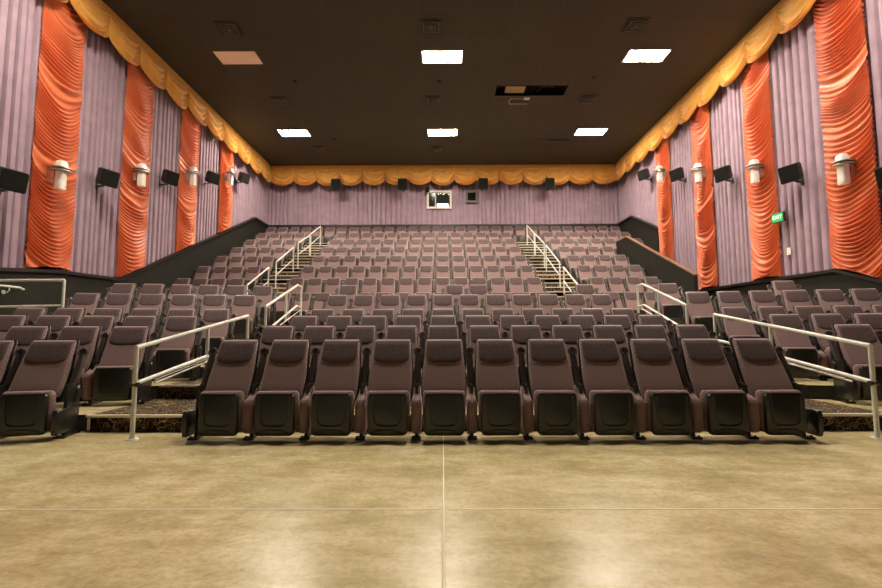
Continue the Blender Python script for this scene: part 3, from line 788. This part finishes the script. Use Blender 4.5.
# ------------------------------------------------------------------ handrails
def floor_aisle(y):
    z = 0
    for yy, zz in ((5.40, .18), (6.76, .37), (7.99, .55), (8.82, .74), (9.24, .93), (10.04, 1.10), (10.46, 1.27)):
        if y >= yy: z = zz
    return z
def handrail_front(x, side):
    r = empty('handrail', (x, 5.0, 0)); tag(r, f'pale metal handrail on the lower steps of the {side} aisle', 'handrail', 'handrails of the front aisles')
    R_ = .024
    mb = MB(); mb.tube([(0, 0, .955), (0, 2.82, 1.40)], R_, 12); obj('top_rail', mb, M['rail'], r)
    for y, zt_ in ((0, .965), (1.5, 1.19), (2.82, 1.41)):
        zb = floor_aisle(5 + y); mb = MB(); mb.tube([(0, y, zb), (0, y, zt_)], R_, 12)
        mb.cyl((0, y, zb + .0), (0, y, zb + .012), .065, .06, 20); obj('post', mb, M['rail'], r)
    mb = MB(); mb.tube([(0, 0, .575), (0, 2.6, .955), (0, 2.82, .975)], R_ * .95, 12)
    mb.tube([(.0, .35, .585), (0, 2.3, .875)], .008, 6); mb.tube([(.03, .30, .555), (.03, 2.3, .85)], .010, 6)
    obj('lower_rail', mb, M['rail'], r)
    mb = MB(); mb.cyl((-.045 , 0, .565), (.045, 0, .565), .026, .026, 14); obj('rail_clamp', mb, M['plastic'], r)
handrail_front(-3.25, 'left'); handrail_front(4.5, 'right')
def handrail_mid(x, side):
    r = empty('handrail', (x, 8.6, .55)); tag(r, f'pale metal handrail at the top of the {side} front aisle', 'handrail', 'handrails of the front aisles')
    def Z(a): return a - .55
    mb = MB(); mb.tube([(0, 0, Z(1.60)), (0, 1.85, Z(2.19)), (0, 2.12, Z(2.17))], .024, 12); obj('top_rail', mb, M['rail'], r)
    for y, zt_ in ((0, 1.61), (1.1, 1.95), (2.12, 2.18)):
        zb = floor_aisle(8.6 + y); mb = MB(); mb.tube([(0, y, Z(zb)), (0, y, Z(zt_))], .024, 12); mb.cyl((0, y, Z(zb)), (0, y, Z(zb) + .012), .06, .055, 18)
        obj('post', mb, M['rail'], r)
    mb = MB(); mb.tube([(0, 0, Z(1.13)), (0, 1.8, Z(1.72)), (0, 2.12, Z(1.70))], .022, 12); mb.tube([(.03, .15, Z(1.12)), (.03, 2.0, Z(1.64))], .010, 6)
    obj('lower_rail', mb, M['rail'], r)
handrail_mid(-3.25, 'left'); handrail_mid(4.45, 'right')
def stair_floor(y):
    z = FK[0]
    for k in range(1, 8):
        zb = FK[k - 1]; dz = (FK[k] - zb) / 3
        for s_ in range(3):
            if y >= RK[k] - .84 + .42 * s_: z = zb + dz * (s_ + 1)
    return z
def stair_rail(x, side, segs):
    nm = ('lowest', 'second from the bottom', 'third from the bottom', 'topmost')
    for i, (y0, z0, y1, z1) in enumerate(segs):
        r = empty('stair_rail', (x, y0, 0)); tag(r, f'pale handrail section in the {side} rear stair, {nm[i]}', 'handrail', f'handrail sections of the {side} rear stair')
        ym = (y0 + y1) / 2; zm = (z0 + z1) / 2
        mb = MB(); mb.tube([(0, 0, z0), (0, y1 - y0, z1)], .024, 10); obj('top_rail', mb, M['rail'], r)
        mb = MB(); mb.tube([(0, 0, z0 - .45), (0, y1 - y0, z1 - .45)], .018, 8); obj('lower_rail', mb, M['rail'], r)
        for y, z in ((y0, z0), (y1, z1)):
            zb = stair_floor(y); mb = MB(); mb.tube([(0, y - y0, zb), (0, y - y0, z)], .022, 10); obj('post', mb, M['rail'], r)
stair_rail(-5.6, 'left', ((13.35, 2.50, 14.95, 3.23), (15.62, 3.52, 17.4, 4.34), (17.95, 4.62, 19.5, 5.25), (19.62, 5.33, 21.16, 6.02)))
stair_rail(3.88, 'right', ((13.4, 2.45, 15.0, 3.22), (15.5, 3.45, 17.5, 4.42), (17.8, 4.55, 19.55, 5.28), (19.7, 5.35, 21.35, 6.08)))
# guard rail at the left
r = empty('guard_rail', (-7.28, 8.95, .93)); tag(r, 'pale rectangular guard rail in front of the dark left wall', 'railing')
mb = MB(); mb.tube([(-1.30, 0, 1.21), (0, 0, 1.21)], .026, 12); obj('top_rail', mb, M['rail'], r)
mb = MB(); mb.tube([(-1.30, 0, .70), (0, 0, .72)], .022, 12); obj('lower_rail', mb, M['rail'], r)
mb = MB(); mb.tube([(0, 0, 0), (0, 0, 1.21)], .026, 12); obj('post', mb, M['rail'], r)
mb = MB(); mb.tube([(-1.30, 0, 0), (-1.30, 0, 1.21)], .026, 12); obj('post', mb, M['rail'], r)
r = empty('wall_handrail', (-8.5, 9.45, 2.04)); tag(r, 'short pale wall handrail with a hook bracket behind the guard rail', 'handrail')
mb = MB(); mb.tube([(0, -2.2, -.3), (0, -.9, 0.0), (0, -.1, 0), (0, 0, -.03)], .022, 10); obj('rail', mb, M['rail'], r)
mb = MB(); mb.tube([(0, -.32, 0), (0, -.32, -.08), (-.03, -.32, -.11), (-.11, -.32, -.11)], .012, 8); mb.cyl((-.1, -.32, -.11), (-.12, -.32, -.11), .04, .04, 14); obj('bracket', mb, M['rail'], r)
